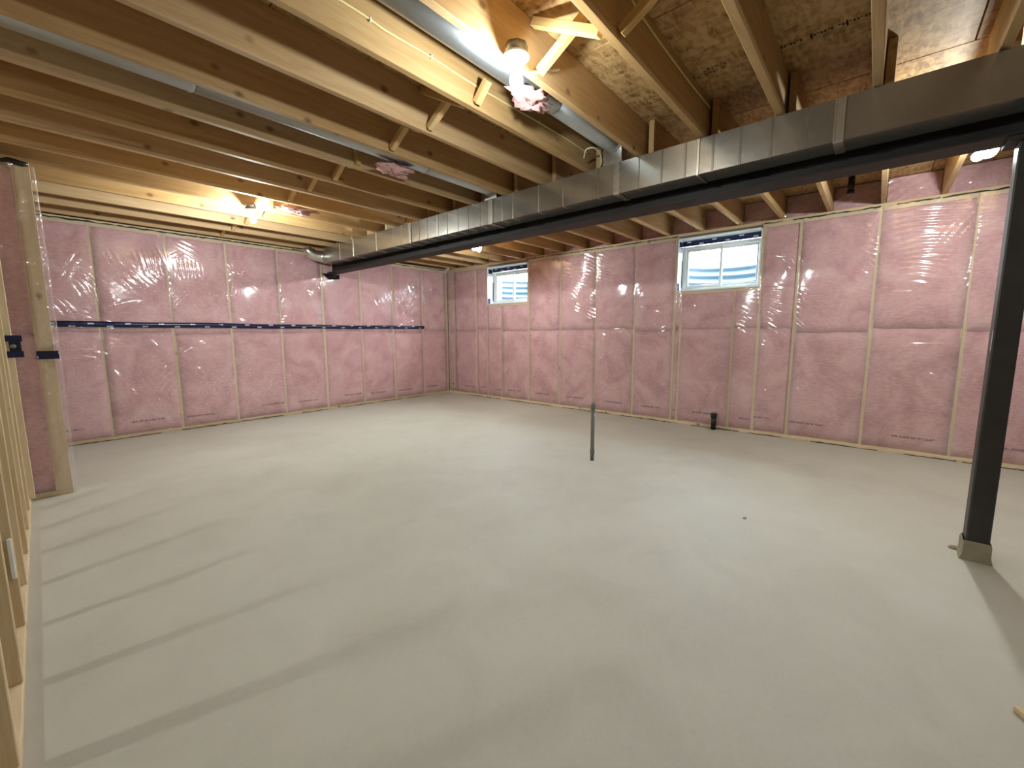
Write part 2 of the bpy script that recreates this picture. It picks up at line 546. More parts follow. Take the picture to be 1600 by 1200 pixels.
# ink stamps and a ruled print line on the subfloor underside
def ink(x0, x1, y0, y1):
    return MB().box(x0, x1, y0, y1, ZS - 0.0008, ZS + 0.0012)
mb = MB()
rs = random.Random(21)
for row, (xr, n_g, ys0) in enumerate(((2.685, 9, 0.925), (2.648, 6, 0.86))):
    for gi in range(n_g):
        gy = ys0 - gi * 0.021
        for _ in range(rs.choice((2, 3, 3))):
            if rs.random() < 0.5:
                yy = gy - rs.choice((0, 0.005, 0.011)); mb.box(xr - 0.011, xr + 0.011, yy - 0.0035, yy, ZS - 0.0008, ZS + 0.0012)
            else:
                xx = xr + rs.choice((-0.011, -0.002, 0.008)); mb.box(xx, xx + 0.004, gy - 0.013, gy, ZS - 0.0008, ZS + 0.0012)
o = mb.build('ink_stamp', M['ink'], ceiling)
mb = MB()
for i in range(28):
    y = 0.50 - i * 0.014
    if i not in (8, 9, 17): mb.box(2.700, 2.706 + (0.012 if i % 3 else 0), y, y + 0.010, ZS - 0.0008, ZS + 0.0012)
for y in (0.36, 0.22): mb.box(2.685, 2.735, y, y + 0.008, ZS - 0.0008, ZS + 0.0012)
mb.build('ink_stamp', M['ink'], ceiling)
mb = MB()
for i in range(10):
    a0, a1 = 6.283 * i / 10, 6.283 * (i + .7) / 10
    for rr in (0.035,):
        p = [(2.75 + rr * 1.0 * math.cos(a), 1.18 + 1.4 * rr * math.sin(a)) for a in (a0, a1)]
        n = (math.cos((a0 + a1) / 2) * .006, math.sin((a0 + a1) / 2) * .006)
        mb.add([(p[0][0], p[0][1], ZS - .0008), (p[1][0], p[1][1], ZS - .0008), (p[1][0] + n[0], p[1][1] + n[1], ZS - .0008), (p[0][0] + n[0], p[0][1] + n[1], ZS - .0008)], [(0, 1, 2, 3)])
mb.build('ink_stamp', M['ink'], ceiling)

# ------------------------------------------------------------------ insulated walls
def batt_mesh(name, conv, s0, s1, z0, z1, seed, parent, printed, lap=True):
    """a fibreglass batt: pillowed face whose flanges lap a little over the studs"""
    nu, nv = 11, 17
    r = random.Random(seed)
    u = np.concatenate([[0], np.linspace(0, 1, nu - 2), [1]])
    v = np.concatenate([[0], np.linspace(0, 1, nv - 2), [1]])
    u, v = np.meshgrid(u, v, indexing='ij')
    la, lb = (r.choice((0.0, 0.004, 0.008, 0.011)), r.choice((0.002, 0.006, 0.009, 0.012))) if lap else (0, 0)
    zz = 1.1 < z0 < 1.4
    lo = z0 + (0.012 * wob(u * 0.6 + s0, u * 0, 77, 9.0) if zz else 0)
    hi = z1 + (0.012 * wob(u * 0.6 + s0, u * 0, 77, 9.0) if 1.1 < z1 < 1.4 else 0)
    sf = (s0 - la) + (s1 - s0 + la + lb) * u
    z = lo + (hi - lo) * v
    eu, ev = 1 - (2 * u - 1) ** 6, 1 - (2 * v - 1) ** 10
    d = -0.016 + 0.012 * eu * ev + 0.008 * wob(sf, z, seed, 6.0) - (0.012 * (1 - ev) if lap else 0)
    d = np.minimum(d, -0.001)
    side = np.zeros_like(u, bool); side[1, :] = True; side[-2, :] = True
    over = np.zeros_like(u, bool); over[1, :] = la > 0.001; over[-2, :] = lb > 0.001
    d = np.where(side, np.where(over, 0.0012, -0.022), d)
    d = np.where((sf < s0 + 0.004) & (sf > s0 - 0.02) & over, 0.0012, d)
    edge = np.zeros_like(u, bool); edge[0, :] = edge[-1, :] = True; edge[:, 0] = edge[:, -1] = True
    sx = np.clip(sf, s0 + 0.001, s1 - 0.001)
    d = np.where(edge, -0.115, d)
    return fast_grid(name, conv(np.where(edge, sx, sf), z, d), None, M['batt_print' if printed else 'batt'], parent, True, uv=True)

def poly_depth(s, z, studs, clusters, seed):
    ss = np.array(sorted(studs))
    i = np.clip(np.searchsorted(ss, s) - 1, 0, len(ss) - 2)
    a, b = ss[i], ss[i + 1]
    t = np.clip((s - a) / (b - a), 0, 1)
    bay = np.clip(4 * t * (1 - t), 0, 1) ** 0.6
    d = 0.004 + bay * (0.007 + 0.006 * wob(s, z, seed, 3.0))
    d = d + 0.0016 * wob(s, z, seed + 1, 14.0) * np.clip(wob(s, z, seed + 2, 2.5) + 0.2, 0, 1) + 0.0006 * wob(s, z, seed + 3, 38.0) * np.clip(wob(s, z, seed + 4, 3.0), 0, 1)
    d = np.maximum(d, 0.0042)
    for n, (c0, c1, ang, lam, A, L, W) in enumerate(clusters):
        ca, sa = math.cos(math.radians(ang)), math.sin(math.radians(ang))
        ds, dz = s - c0, z - c1
        tt, p = ds * ca + dz * sa, -ds * sa + dz * ca
        env = np.exp(-(tt / L) ** 2 - (p / W) ** 2)
        ph = 2 * math.pi * (p + 0.35 * tt * tt + 0.012 * np.sin(tt * 9 + n)) / lam + 0.9 * np.sin(p * 23 + n * 2.1)
        d = d + 1.9 * A * env * (0.5 + 0.5 * np.cos(ph)) ** 1.4
    return d

def wall_poly(name, conv, s0, s1, z0, z1, studs, clusters, seed, parent, holes=(), step=0.0105):
    nu, nv = int((s1 - s0) / step) + 1, int((z1 - z0) / step) + 1
    u, v = np.meshgrid(np.linspace(0, 1, nu), np.linspace(0, 1, nv), indexing='ij')
    s = s0 + (s1 - s0) * u
    lo = z0 + 0.010 * wob(s, s * 0, seed + 5, 4.0)
    hi = z1 + 0.006 * wob(s, s * 0, seed + 6, 5.0)
    z = lo + (hi - lo) * v
    d = poly_depth(s, z, studs, clusters, seed)
    keep = None
    if holes:
        sm, zm = (s[:-1, :-1] + s[1:, 1:]) / 2, (z[:-1, :-1] + z[1:, 1:]) / 2
        keep = np.ones_like(sm, bool)
        for (a, b, c, e) in holes:
            keep &= ~((sm > a) & (sm < b) & (zm > c) & (zm < e))
    return fast_grid(name, conv(s, z, d), keep, M['poly'], parent)

def generic_clusters(studs, seed, zr=(0.3, 2.25), n=5):
    r = random.Random(seed)
    out = []
    for a in studs:
        for _ in range(n):
            z = r.uniform(*zr)
            side = r.choice((-1, 1))
            out.append((a + side * r.uniform(0.04, 0.16), z, r.choice((-1, 1)) * r.uniform(8, 60), r.uniform(0.035, 0.07), r.uniform(0.0012, 0.0042), r.uniform(0.05, 0.14), r.uniform(0.03, 0.09)))
    return out

# --- back wall
conv_b = lambda s, z, d: np.stack([s, YB - d, z], -1)
wall_back = MB().box(-1.6, X1 + 0.2, YB + TH + 0.105, YB + 0.36, 0, ZS + 0.02).build('wall_back', M['concrete'])
tag(wall_back, 'insulated stud wall with pink batts behind clear plastic and a navy tape line', 'wall', kind='structure')
studs_b = [-1.30, -0.70, -0.08, 0.54, 1.175, 1.79, 2.412, 3.03, 3.657, 4.262, 4.897, 5.480]
DS = 0.14
for s in studs_b:
    board('stud', (s, YB + DS / 2, TH), (s, YB + DS / 2, ZT - TH), TH, DS, M['stud'], wall_back, (0, 1, 0))
board('bottom_plate', (-1.6, YB + DS / 2, TH / 2), (X1, YB + DS / 2, TH / 2), DS, TH, M['stud'], wall_back)
board('top_plate', (-1.6, YB + DS / 2, ZT - TH / 2), (X1, YB + DS / 2, ZT - TH / 2), DS, TH, M['stud'], wall_back)
board('sill_plate', (-1.6, YB + 0.08, ZT + 0.018), (X1, YB + 0.08, ZT + 0.018), DS - 0.03, 0.034, M['stud'], wall_back)
for i in range(len(studs_b) - 1):
    a, b = studs_b[i] + TH / 2, studs_b[i + 1] - TH / 2
    zs = 1.20 + random.uniform(-.03, .03)
    batt_mesh('insulation_batt', conv_b, a, b, TH, zs, 100 + i, wall_back, True)
    batt_mesh('insulation_batt', conv_b, a, b, zs, ZT - 0.010, 130 + i, wall_back, False)
batt_mesh('insulation_batt', conv_b, 5.500, XR + 0.0, TH, ZT - 0.01, 171, wall_back, False, False)
cl_b = [(1.03, 2.06, -72, .045, .0042, .13, .10), (1.10, 2.06, -66, .04, .0036, .09, .05), (1.30, 1.97, -88, .038, .004, .08, .04), (1.42, 1.98, -92, .042, .0042, .08, .10),
        (1.48, 2.19, -38, .05, .0036, .14, .08), (0.84, 1.85, -45, .06, .0040, .15, .10), (0.50, 1.83, -42, .05, .0034, .10, .07), (0.47, 1.62, -62, .05, .0036, .09, .05),
        (0.75, 0.53, -61, .09, .007, .36, .035), (0.97, 0.47, -64, .08, .005, .22, .03), (4.03, 1.78, -66, .075, .0062, .20, .17), (4.45, 1.90, -62, .070, .0062, .24, .16),
        (4.52, 1.58, 62, .075, .0058, .20, .15), (3.90, 2.0, -28, .05, .004, .12, .07), (3.0, 1.86, -80, .035, .0035, .11, .05), (2.88, 1.94, 42, .05, .004, .12, .06),
        (4.52, 1.37, 12, .05, .004, .24, .05), (1.36, 1.12, -33, .06, .003, .18, .05), (0.95, 1.11, -47, .06, .003, .11, .04), (1.38, .77, -22, .05, .003, .07, .02),
        (3.35, 1.80, -70, .05, .0035, .16, .06), (3.32, 2.10, 15, .06, .004, .14, .05), (2.0, 1.95, -40, .05, .003, .14, .06), (1.86, 1.75, 85, .04, .003, .12, .04),
        (2.5, 1.6, 80, .045, .003, .12, .04), (0.66, 2.12, -60, .05, .003, .12, .07), (0.30, 1.45, -55, .05, .003, .09, .05), (5.0, 1.85, -75, .05, .004, .12, .06),
        (0.72, 1.50, 20, .07, .0035, .16, .04), (0.35, 1.93, 60, .06, .003, .1, .05)]
pb = wall_poly('vapour_barrier', conv_b, 0.0, XR - 0.004, 0.028, ZT + 0.002, studs_b, cl_b + generic_clusters(studs_b, 3, n=8), 41, wall_back)
tag(pb, 'clear wrinkled plastic sheet')
# --- right wall
conv_r = lambda s, z, d: np.stack([XR - d, s, z], -1)
WIN = [(1.06, 1.99, 1.705, 2.357), (4.43, 5.36, 1.695, 2.350)]
xa, xb_ = XR + DS + 0.003, XR + 0.36
mb = MB()
edges = [Y0 - 0.2, 1.06, 1.99, 4.43, 5.36, YB + 0.1]
for i in range(5):
    a, b = edges[i], edges[i + 1]
    if i in (1, 3):
        w = WIN[0] if i == 1 else WIN[1]
        mb.box(xa, xb_, a, b, 0, w[2]); mb.box(xa, xb_, a, b, w[3], ZS + 0.02)
    else:
        mb.box(xa, xb_, a, b, 0, ZS + 0.02)
wall_right = mb.build('wall_right', M['concrete'])
tag(wall_right, 'insulated stud wall with pink batts behind clear plastic and two small windows', 'wall', kind='structure')
full = [6.44, 6.27, 5.645, 5.379, 4.411, 3.786, 3.151, 2.554, 2.009, 1.922, 1.041, 0.694, 0.058, -0.583, -1.20, -1.82, -2.44, -3.06]
for s in full:
    if abs(s - 1.922) < 1e-6:
        board('stud', (XR + DS / 2, s, TH), (XR + DS / 2, s, 1.70 - TH), DS, TH, M['stud'], wall_right, (0, 1, 0))
    else:
        board('stud', (XR + DS / 2, s, TH), (XR + DS / 2, s, ZT - TH), DS, TH, M['stud'], wall_right, (0, 1, 0))
for s, zt in ((5.03, 1.695 - TH), (1.308, 1.705 - TH)):
    board('cripple_stud', (XR + DS / 2, s, TH), (XR + DS / 2, s, zt), DS, TH, M['stud'], wall_right, (0, 1, 0))
for (a, b, c, e) in WIN:
    board('window_plate', (XR + DS / 2, a, c - TH / 2), (XR + DS / 2, b, c - TH / 2), DS, TH, M['stud'], wall_right)
board('bottom_plate', (XR + DS / 2 - 0.012, Y0, TH / 2), (XR + DS / 2 - 0.012, YB, TH / 2), DS, TH, M['stud'], wall_right)
for a, b in ((Y0, 1.06), (1.99, 4.43), (5.36, YB)):
    board('top_plate', (XR + DS / 2, a, ZT - TH / 2), (XR + DS / 2, b, ZT - TH / 2), DS, TH, M['stud'], wall_right)
board('sill_plate', (XR + 0.075, Y0, ZT + 0.018), (XR + 0.075, YB, ZT + 0.018), DS - 0.015, 0.034, M['stud'], wall_right)
bays = sorted(full + [5.03, 1.308])
for i in range(len(bays) - 1):
    a, b = bays[i] + TH / 2, bays[i + 1] - TH / 2
    if b - a < 0.03: continue
    top = ZT - 0.010
    mid_ = (a + b) / 2
    for w in WIN:
        if w[0] - 0.03 < mid_ < w[1] + 0.03: top = w[2] - 0.006
    zs = 1.22 + random.uniform(-.04, .04)
    batt_mesh('insulation_batt', conv_r, a, b, TH, zs, 200 + i, wall_right, True)
    batt_mesh('insulation_batt', conv_r, a, b, zs, top, 240 + i, wall_right, False)
cl_r = [(3.36, 2.26, 27, .050, .0055, .18, .10), (3.37, 2.0, 24, .050, .0060, .20, .12), (3.44, 1.75, 31, .050, .0055, .18, .12), (3.38, 1.52, 22, .055, .0055, .22, .10),
        (3.06, 2.24, 22, .045, .0045, .09, .06), (3.05, 2.0, 12, .045, .0045, .09, .10), (2.70, 1.19, 10, .04, .0045, .22, .03), (0.85, 1.34, 40, .045, .0045, .10, .09),
        (0.60, 1.54, 32, .045, .004, .11, .06), (-0.30, 2.22, 1, .055, .0050, .17, .11), (-0.32, 1.97, 0, .05, .0058, .18, .11), (-0.30, 1.74, 14, .055, .0055, .17, .12),
        (-0.66, 2.14, 2, .05, .004, .08, .07), (-0.24, 0.85, 18, .07, .006, .30, .022), (-0.36, 1.075, 0, .06, .005, .26, .018), (1.34, 1.39, 26, .05, .004, .18, .09),
        (0.15, 2.02, 14, .05, .004, .10, .08), (0.17, 1.77, 27, .05, .0035, .06, .05), (0.57, 1.23, 46, .04, .004, .09, .05), (0.80, 1.50, 25, .05, .0045, .13, .10),
        (0.80, 1.20, 40, .05, .004, .11, .08), (0.95, 1.60, 10, .05, .0035, .10, .09), (4.05, 1.60, 40, .05, .003, .12, .06), (2.30, 1.45, 25, .05, .0035, .14, .05),
        (2.40, 2.0, -30, .05, .003, .12, .06), (3.4, 1.0, 15, .06, .003, .20, .03), (0.35, 1.30, 30, .05, .004, .14, .05), (-0.9, 1.9, 10, .05, .004, .14, .09),
        (0.20, 1.15, 8, .05, .004, .14, .03), (-0.1, 1.55, -6, .06, .004, .16, .05)]
pr_ = wall_poly('vapour_barrier', conv_r, -2.6, YB - 0.004, 0.030, ZT + 0.002, sorted(full), cl_r + generic_clusters(full, 8, n=6), 57, wall_right, holes=[(w[0] - .004, w[1] + .004, w[2] - .004, w[3] + .004) for w in WIN])
tag(pr_, 'clear wrinkled plastic sheet')

# black sealant lines along the sheet edges
def bead(name, conv, s0, s1, zf, parent, seed, r0=0.004, gaps=0.25, d0=0.012):
    r = random.Random(seed)
    mb = MB()
    s = s0
    while s < s1 - 0.05:
        e = min(s1, s + r.uniform(0.25, 0.9))
        n = max(3, int((e - s) / 0.035))
        pts, rad = [], []
        for i in range(n + 1):
            t = s + (e - s) * i / n
            p = conv(np.array(t), np.array(zf + r.uniform(-.005, .005)), np.array(d0 + r.uniform(-.002, .003)))
            pts.append(tuple(float(x) for x in p))
            rad.append(r0 * r.uniform(0.5, 1.7))
        mb.tube(pts, rad, 5)
        s = e + r.uniform(0.0, gaps)
    return mb.build(name, M['sealant'], parent)
bead('sealant_bead', conv_b, 0.1, 2.9, ZT + 0.004, wall_back, 5, 0.0055, 0.02)
bead('sealant_bead', conv_b, 3.35, 5.45, ZT + 0.004, wall_back, 6, 0.004, 0.15)
bead('sealant_bead', conv_r, -1.3, 1.04, ZT + 0.002, wall_right, 7, 0.0045, 0.12)
bead('sealant_bead', conv_r, 2.0, 4.41, ZT + 0.002, wall_right, 8, 0.004, 0.15)
bead('sealant_bead', conv_b, 0.1, 4.9, 0.006, wall_back, 9, 0.004, 0.3, 0.004)  # both floor beads: caulk that also draws the dark shadow line under the plate
bead('sealant_bead', conv_r, -1.3, 6.3, 0.004, wall_right, 10, 0.004, 0.4, 0.014)
# corner seam where the two sheets meet
MB().tube([(XR - 0.008 + random.uniform(-.004, .002), YB - 0.012 + random.uniform(-.002, .002), z) for z in np.linspace(0.03, ZT - 0.01, 26)], [random.uniform(.002, .005) for _ in range(26)], 5).build('sealant_bead', M['sealant'], wall_back)

# rim insulation between the joist ends of the right wall, each pocket with its own sheet
rim = MB().box(X1 + 0.005, X1 + 0.03, Y0, YB, ZT + 0.036, ZS).build('rim_board', M['osb'], wall_right)
for k in range(-5, 15):
    a, b = YR(k) + 0.004, YR(k + 1) - TH - 0.004
    if b > YB: continue
    u, v = np.meshgrid(np.linspace(0, 1, 8), np.linspace(0, 1, 6), indexing='ij')
    s, z = a + (b - a) * u, ZT + 0.038 + (ZS - ZT - 0.045) * v
    d = -0.10 + 0.045 * (1 - (2 * u - 1) ** 4) * (1 - v * 0.8) + 0.012 * wob(s * 3, z * 3, 400 + k, 4)
    d = np.minimum(d, -0.045)
    fast_grid('rim_batt', conv_r(s, z, d), None, M['batt'], wall_right, True, uv=True)
    if -3 <= k <= 4:
        u, v = np.meshgrid(np.linspace(0, 1, 40), np.linspace(0, 1, 28), indexing='ij')
        s, z = a + (b - a) * u, ZT + 0.036 + (ZS - ZT - 0.045) * v
        d = -0.030 - 0.05 * v + 0.010 * wob(s * 4, z * 4, 430 + k, 5) + 0.004 * np.sin((s * 0.6 + z * 0.9) * 90 + 3 * wob(s * 3, z * 3, 77 + k, 3))
        d = np.maximum(d, -0.10 + 0.062 * (1 - (2 * u - 1) ** 4) * (1 - v * 0.8))
        fast_grid('rim_sheet', conv_r(s, z, d), None, M['poly'], wall_right)

# --- short insulated wall return at the near left
conv_s = lambda s, z, d: np.stack([s, 4.54 - d, z], -1)
wall_ret = MB().box(-1.6, 0.125, 4.54 + 0.145, 4.54 + 0.16, 0, ZJ).build('wall_return', M['osb'])
tag(wall_ret, 'short insulated wall end wrapped in clear plastic beside the open studs', 'wall', kind='structure')
board('corner_stud', (0.080, 4.54 + 0.07, TH), (0.080, 4.54 + 0.07, ZT - TH), 0.09, 0.14, M['stud'], wall_ret, (0, 1, 0))
board('stud', (-0.155, 4.54 + 0.07, TH), (-0.155, 4.54 + 0.07, ZT - TH), TH, 0.14, M['stud'], wall_ret, (0, 1, 0))
board('stud', (-0.72, 4.54 + 0.07, TH), (-0.72, 4.54 + 0.07, ZT - TH), TH, 0.14, M['stud'], wall_ret, (0, 1, 0))
board('bottom_plate', (-1.6, 4.61, TH / 2), (0.125, 4.61, TH / 2), 0.14, TH, M['stud'], wall_ret)
board('top_plate', (-1.6, 4.61, ZT - TH / 2), (0.125, 4.61, ZT - TH / 2), 0.14, TH, M['stud'], wall_ret)
batt_mesh('insulation_batt', conv_s, -0.136, 0.035, TH, 1.2, 301, wall_ret, False)
batt_mesh('insulation_batt', conv_s, -0.136, 0.035, 1.2, ZT - TH, 302, wall_ret, False)
# sheet wrapped round the end of the return
nu, nv = 40, 200
u, v = np.meshgrid(np.linspace(0, 1, nu), np.linspace(0, 1, nv), indexing='ij')
L = u * 0.40 - 0.14
z = 0.012 + (ZT - 0.03 - 0.012) * v
bulge = 0.010 + 0.012 * np.sin(v * 3.1) + 0.004 * wob(L, z * 3, 9, 3)
turn = 0.128
rad = 0.016
over = np.clip(L - turn, 0, None)
ang = np.clip(over / rad, 0, math.pi / 2)
back = np.clip(over - rad * math.pi / 2, 0, None)
sx = np.minimum(L, turn) + (rad + bulge * 0.5) * np.sin(ang) * (over > 0)
dd = 0.006 - rad * (1 - np.cos(ang)) - back + 0.003 * wob(L * 6, z * 5, 13, 5) + 0.004 * (np.sin(z * 34 + 3 * np.sin(z * 7 + L * 20)) > 0.86)
dd = np.where(over > 0, dd, np.maximum(dd, 0.002))
ps = fast_grid('vapour_barrier', conv_s(sx, z, dd), None, M['poly'], wall_ret)
tag(ps, 'clear wrinkled plastic sheet')
MB().tube([(x, 4.528, ZT - 0.022 + random.uniform(-.006, .008)) for x in np.linspace(-0.12, 0.12, 9)], [0.006, 0.008, 0.006, 0.009, 0.012, 0.016, 0.020, 0.018, 0.01], 6).build('sealant_bead', M['sealant'], wall_ret)

# --- open stud partition at the left
wall_left = empty('wall_left', (0, 0, 0), 'open wood stud partition without covering along the left edge', 'wall')
tag(wall_left, kind='structure')
PXF = lambda y: -0.122 + 0.0115 * (y - 1.66)      # the partition runs very slightly out of square
for k in range(-10, 7):
    y = 1.662 + 0.4185 * k
    px = PXF(y) - 0.0445
    board('stud', (px, y + TH / 2, TH), (px, y + TH / 2, ZT - TH), TH, 0.089, M['stud'], wall_left, (1, 0, 0))
board('end_stud', (-0.066 - 0.0445, 4.461, TH), (-0.066 - 0.0445, 4.461, ZT - TH), TH, 0.089, M['stud'], wall_left, (1, 0, 0))
pa, pb_ = PXF(-2.6) - 0.0445, PXF(4.5) - 0.0445
board('bottom_plate', (pa, -2.6, TH / 2), (pb_, 4.5, TH / 2), 0.089, TH, M['stud'], wall_left)
board('top_plate', (pa, -2.6, ZT - TH / 2), (pb_, 4.5, ZT - TH / 2), 0.089, TH, M['stud'], wall_left)
board('top_plate', (pa, -2.6, ZT + 0.0165), (pb_, 4.5, ZT + 0.0165), 0.089, 0.033, M['stud'], wall_left)

# --- plain concrete walls that close the basement behind the viewer
w = MB().box(X0 - 0.2, X1 + 0.2, Y0 - 0.2, Y0, 0, ZS + 0.02).build('wall_rear', M['concrete'])
tag(w, 'plain poured concrete foundation wall behind the viewer', 'wall', kind='structure')
w = MB().box(X0 - 0.2, X0, Y0, Y1 + 0.2, 0, ZS + 0.02).build('wall_far_left', M['concrete'])
tag(w, 'plain poured concrete foundation wall past the open studs', 'wall', kind='structure')
w = MB().box(X0, -1.6, YB + 0.14, YB + 0.36, 0, ZS + 0.02).build('wall_far_back', M['concrete'])
tag(w, 'plain poured concrete foundation wall behind the wall return', 'wall', kind='structure')

# ------------------------------------------------------------------ windows
def window(idx, w, label):
    a, b, c, e = w
    root = empty('window_%d' % idx, (XR, (a + b) / 2, c), label, 'window')
    tag(root, kind='structure')
    def P(mb, name, mat, parent=root):
        o = mb.build(name, mat)
        o.parent = parent
        base = Vector(root.location)
        o.location = -base if parent is root else (0, 0, 0)
        return o
    fx = XR + 0.145                       # room side of the vinyl frame
    # liner boards in the opening
    P(MB().box(XR - 0.012, xb_, b - 0.010, b, c, e), 'jamb', M['vinyl'])
    P(MB().box(XR - 0.012, xb_, a, a + 0.010, c, e), 'jamb', M['vinyl'])
    P(MB().box(XR - 0.014, xb_, a, b, c, c + 0.012), 'sill', M['vinyl'])
    P(MB().box(XR - 0.012, xb_, a, b, e - 0.012, e), 'head', M['vinyl'])
    # taped header strip over the frame, tape pieces at the jamb corners
    hb = MB().box(fx - 0.02, fx + 0.0, a + 0.010, b - 0.010, e - 0.080, e - 0.012)
    o = P(hb, 'header_strip', M['vinyl'])
    t = MB().box(-0.0015, 0, -(b - a) / 2 + 0.011, (b - a) / 2 - 0.011, -0.033, 0.030).build('header_tape', M['tape'])
    t.parent = root
    t.location = Vector((fx - 0.021, (a + b) / 2, e - 0.046)) - Vector(root.location)
    tag(t, 'navy printed tape')
    t = MB().box(-0.05, 0.05, -0.0015, 0, -0.05, 0.03).build('corner_tape', M['tape'])
    t.parent = root
    t.location = Vector((XR + 0.06, b - 0.0105, e - 0.06)) - Vector(root.location)
    t = MB().box(-0.012, 0.012, -0.0015, 0, -0.24, 0.10).build('corner_tape', M['tape'])
    t.parent = root
    t.location = Vector((XR + 0.125, b - 0.0105, c + 0.30)) - Vector(root.location)
    t = MB().box(-0.035, 0.035, -0.0015, 0, -0.05, 0.045).build('corner_tape', M['tape'])
    t.parent = root
    t.location = Vector((XR + 0.025, b - 0.0105, c + 0.065)) - Vector(root.location)
    # vinyl frame
    ya, yb, za, zb = a + 0.012, b - 0.012, c + 0.013, e - 0.080
    fw_ = 0.040
    mb = MB()
    for (y0, y1, z0, z1) in ((ya, ya + fw_, za, zb), (yb - fw_, yb, za, zb), (ya + fw_, yb - fw_, za, za + fw_), (ya + fw_, yb - fw_, zb - fw_, zb)):
        mb.cbox(fx, fx + 0.075, y0, y1, z0, z1, 0.004)
    P(mb, 'frame', M['vinyl'])
    ym = (ya + yb) / 2
    for i, (y0, y1, dx) in enumerate(((ym - 0.018, yb - fw_, 0.012), (ya + fw_, ym + 0.018, 0.040))):
        mb = MB()
        s_ = 0.030
        z0, z1 = za + fw_, zb - fw_
        for (p, q, r, t_) in ((y0, y0 + s_, z0, z1), (y1 - s_, y1, z0, z1), (y0 + s_, y1 - s_, z0, z0 + s_), (y0 + s_, y1 - s_, z1 - s_, z1)):
            mb.cbox(fx + dx, fx + dx + 0.024, p, q, r, t_, 0.003)
        sash = P(mb, 'sash', M['vinyl'])
        pane = MB().box(fx + dx + 0.010, fx + dx + 0.014, y0 + s_ - 0.004, y1 - s_ + 0.004, z0 + s_ - 0.004, z1 - s_ + 0.004).build('pane', M['glass'])
        pane.parent = sash
    return root
window(1, WIN[1], 'small white slider window far down the wall near the corner')
window(2, WIN[0], 'white slider window nearer the viewer, above the black drain stub')

# corrugated steel wells outside the windows
def well(w, label, rise):
    a, b, c, e = w
    cy = (a + b) / 2
    R = (b - a) / 2 + 0.12
    xw = xb_ + 0.002
    root = empty('window_well', (xw, cy, c - 0.30), label, 'window well', 'corrugated window wells')
    n, nz = 36, 60
    z = np.linspace(c - 0.30, c + rise, nz)
    V = []
    for zz in z:
        rr = R + 0.017 * math.sin((zz - c) * 2 * math.pi / 0.10)
        V.append([(xw - 0.0 + max(0.0, 1.10 * rr * math.sin(math.pi * i / n)), cy + rr * math.cos(math.pi * i / n), zz) for i in range(n + 1)])
    o = fast_grid('corrugated_wall', np.array(V), None, M['well'], root)
    o.location = -Vector(root.location)
    mb = MB()
    P_ = [(xw, cy)] + [(xw + 1.08 * R * math.sin(math.pi * i / n), cy + R * math.cos(math.pi * i / n)) for i in range(n + 1)]
    mb.add([(p[0], p[1], c - 0.12) for p in P_], [(0, i + 1, i) for i in range(1, n + 1)])
    g = mb.build('gravel_bed', M['gravel'], root)
    g.location = -Vector(root.location)
    return R
R_ = well(WIN[1], 'ribbed galvanised well outside the window near the corner', 0.47)
well(WIN[0], 'ribbed galvanised well outside the window nearer the viewer', 0.40)
mb = MB()
gz = 1.95
xe = xb_ + 0.75
mb.box(xe, 14, -8, 14, gz - .3, gz)
for a, b in ((-8, 0.85), (2.2, 4.2), (5.6, 14)):
    mb.box(xb_ + 0.003, xe, a, b, gz - .3, gz)
g = mb.build('ground', M['soil'])
tag(g, 'bare soil of the yard outside the windows', 'ground', kind='structure')

# =================================================================== THINGS
# ------------------------------------------------------------------ steel beam
beam = empty('steel_beam', (3.2, 0, 2.11), 'long dark steel beam under the joists beside the sheet metal duct', 'beam')
bx0, bx1 = 3.112, 3.286
ys_, ye_ = Y0 + 0.02, YB - 0.02
def on_root(o, root):
    o.parent = root
    o.location = -Vector(root.location)
    return o
bz0, bz1 = 2.108, 2.385
on_root(MB().cbox(bx0, bx1, ys_, ye_, bz0, bz0 + 0.013, 0.002).build('bottom_flange', M['steel']), beam)
on_root(MB().cbox(bx0, bx1, ys_, ye_, bz1 - 0.013, bz1, 0.002).build('top_flange', M['steel']), beam)
on_root(MB().box(3.195, 3.203, ys_, ye_, bz0 + 0.012, bz1 - 0.012).build('web', M['steel']), beam)
o = board('nailer', (3.199, ys_, bz1 + 0.017), (3.199, ye_, bz1 + 0.017), 0.14, 0.033, M['strut'], beam)
o.location = Vector(o.location) - Vector(beam.location)

# ------------------------------------------------------------------ steel post
post = empty('steel_post', (3.19, -0.478, 0), 'dark square steel post standing under the beam at the right', 'post')
on_root(MB().cbox(3.142, 3.240, -0.522, -0.434, 0.0, 2.085, 0.006).build('shaft', M['post']), post)
on_root(MB().cbox(3.115, 3.283, -0.56, -0.396, 2.085, 2.107, 0.003).build('cap_plate', M['steel']), post)
on_root(MB().box(3.150, 3.160, -0.434, -0.4325, 1.10, 1.20).build('sticker', M['white_plastic']), post)
mb = MB()
pr = [(0.0, 0.105), (0.03, 0.112), (0.075, 0.100), (0.10, 0.098)]
n = 4
V, Fc = [], []
for (z, s) in ((0, .064), (0.03, .058), (0.085, .0545), (0.10, .0535)):
    for sx, sy in ((-1, -1), (1, -1), (1, 1), (-1, 1)):
        V.append((3.191 + sx * s + random.uniform(-.003, .003), -0.478 + sy * (s - 0.004) + random.uniform(-.003, .003), z + random.uniform(0, .006) * (z > 0)))
for j in range(3):
    for i in range(4):
        Fc.append((j * 4 + i, j * 4 + (i + 1) % 4, (j + 1) * 4 + (i + 1) % 4, (j + 1) * 4 + i))
mb.add(V, Fc)
on_root(mb.build('cement_collar', M['splash']), post)
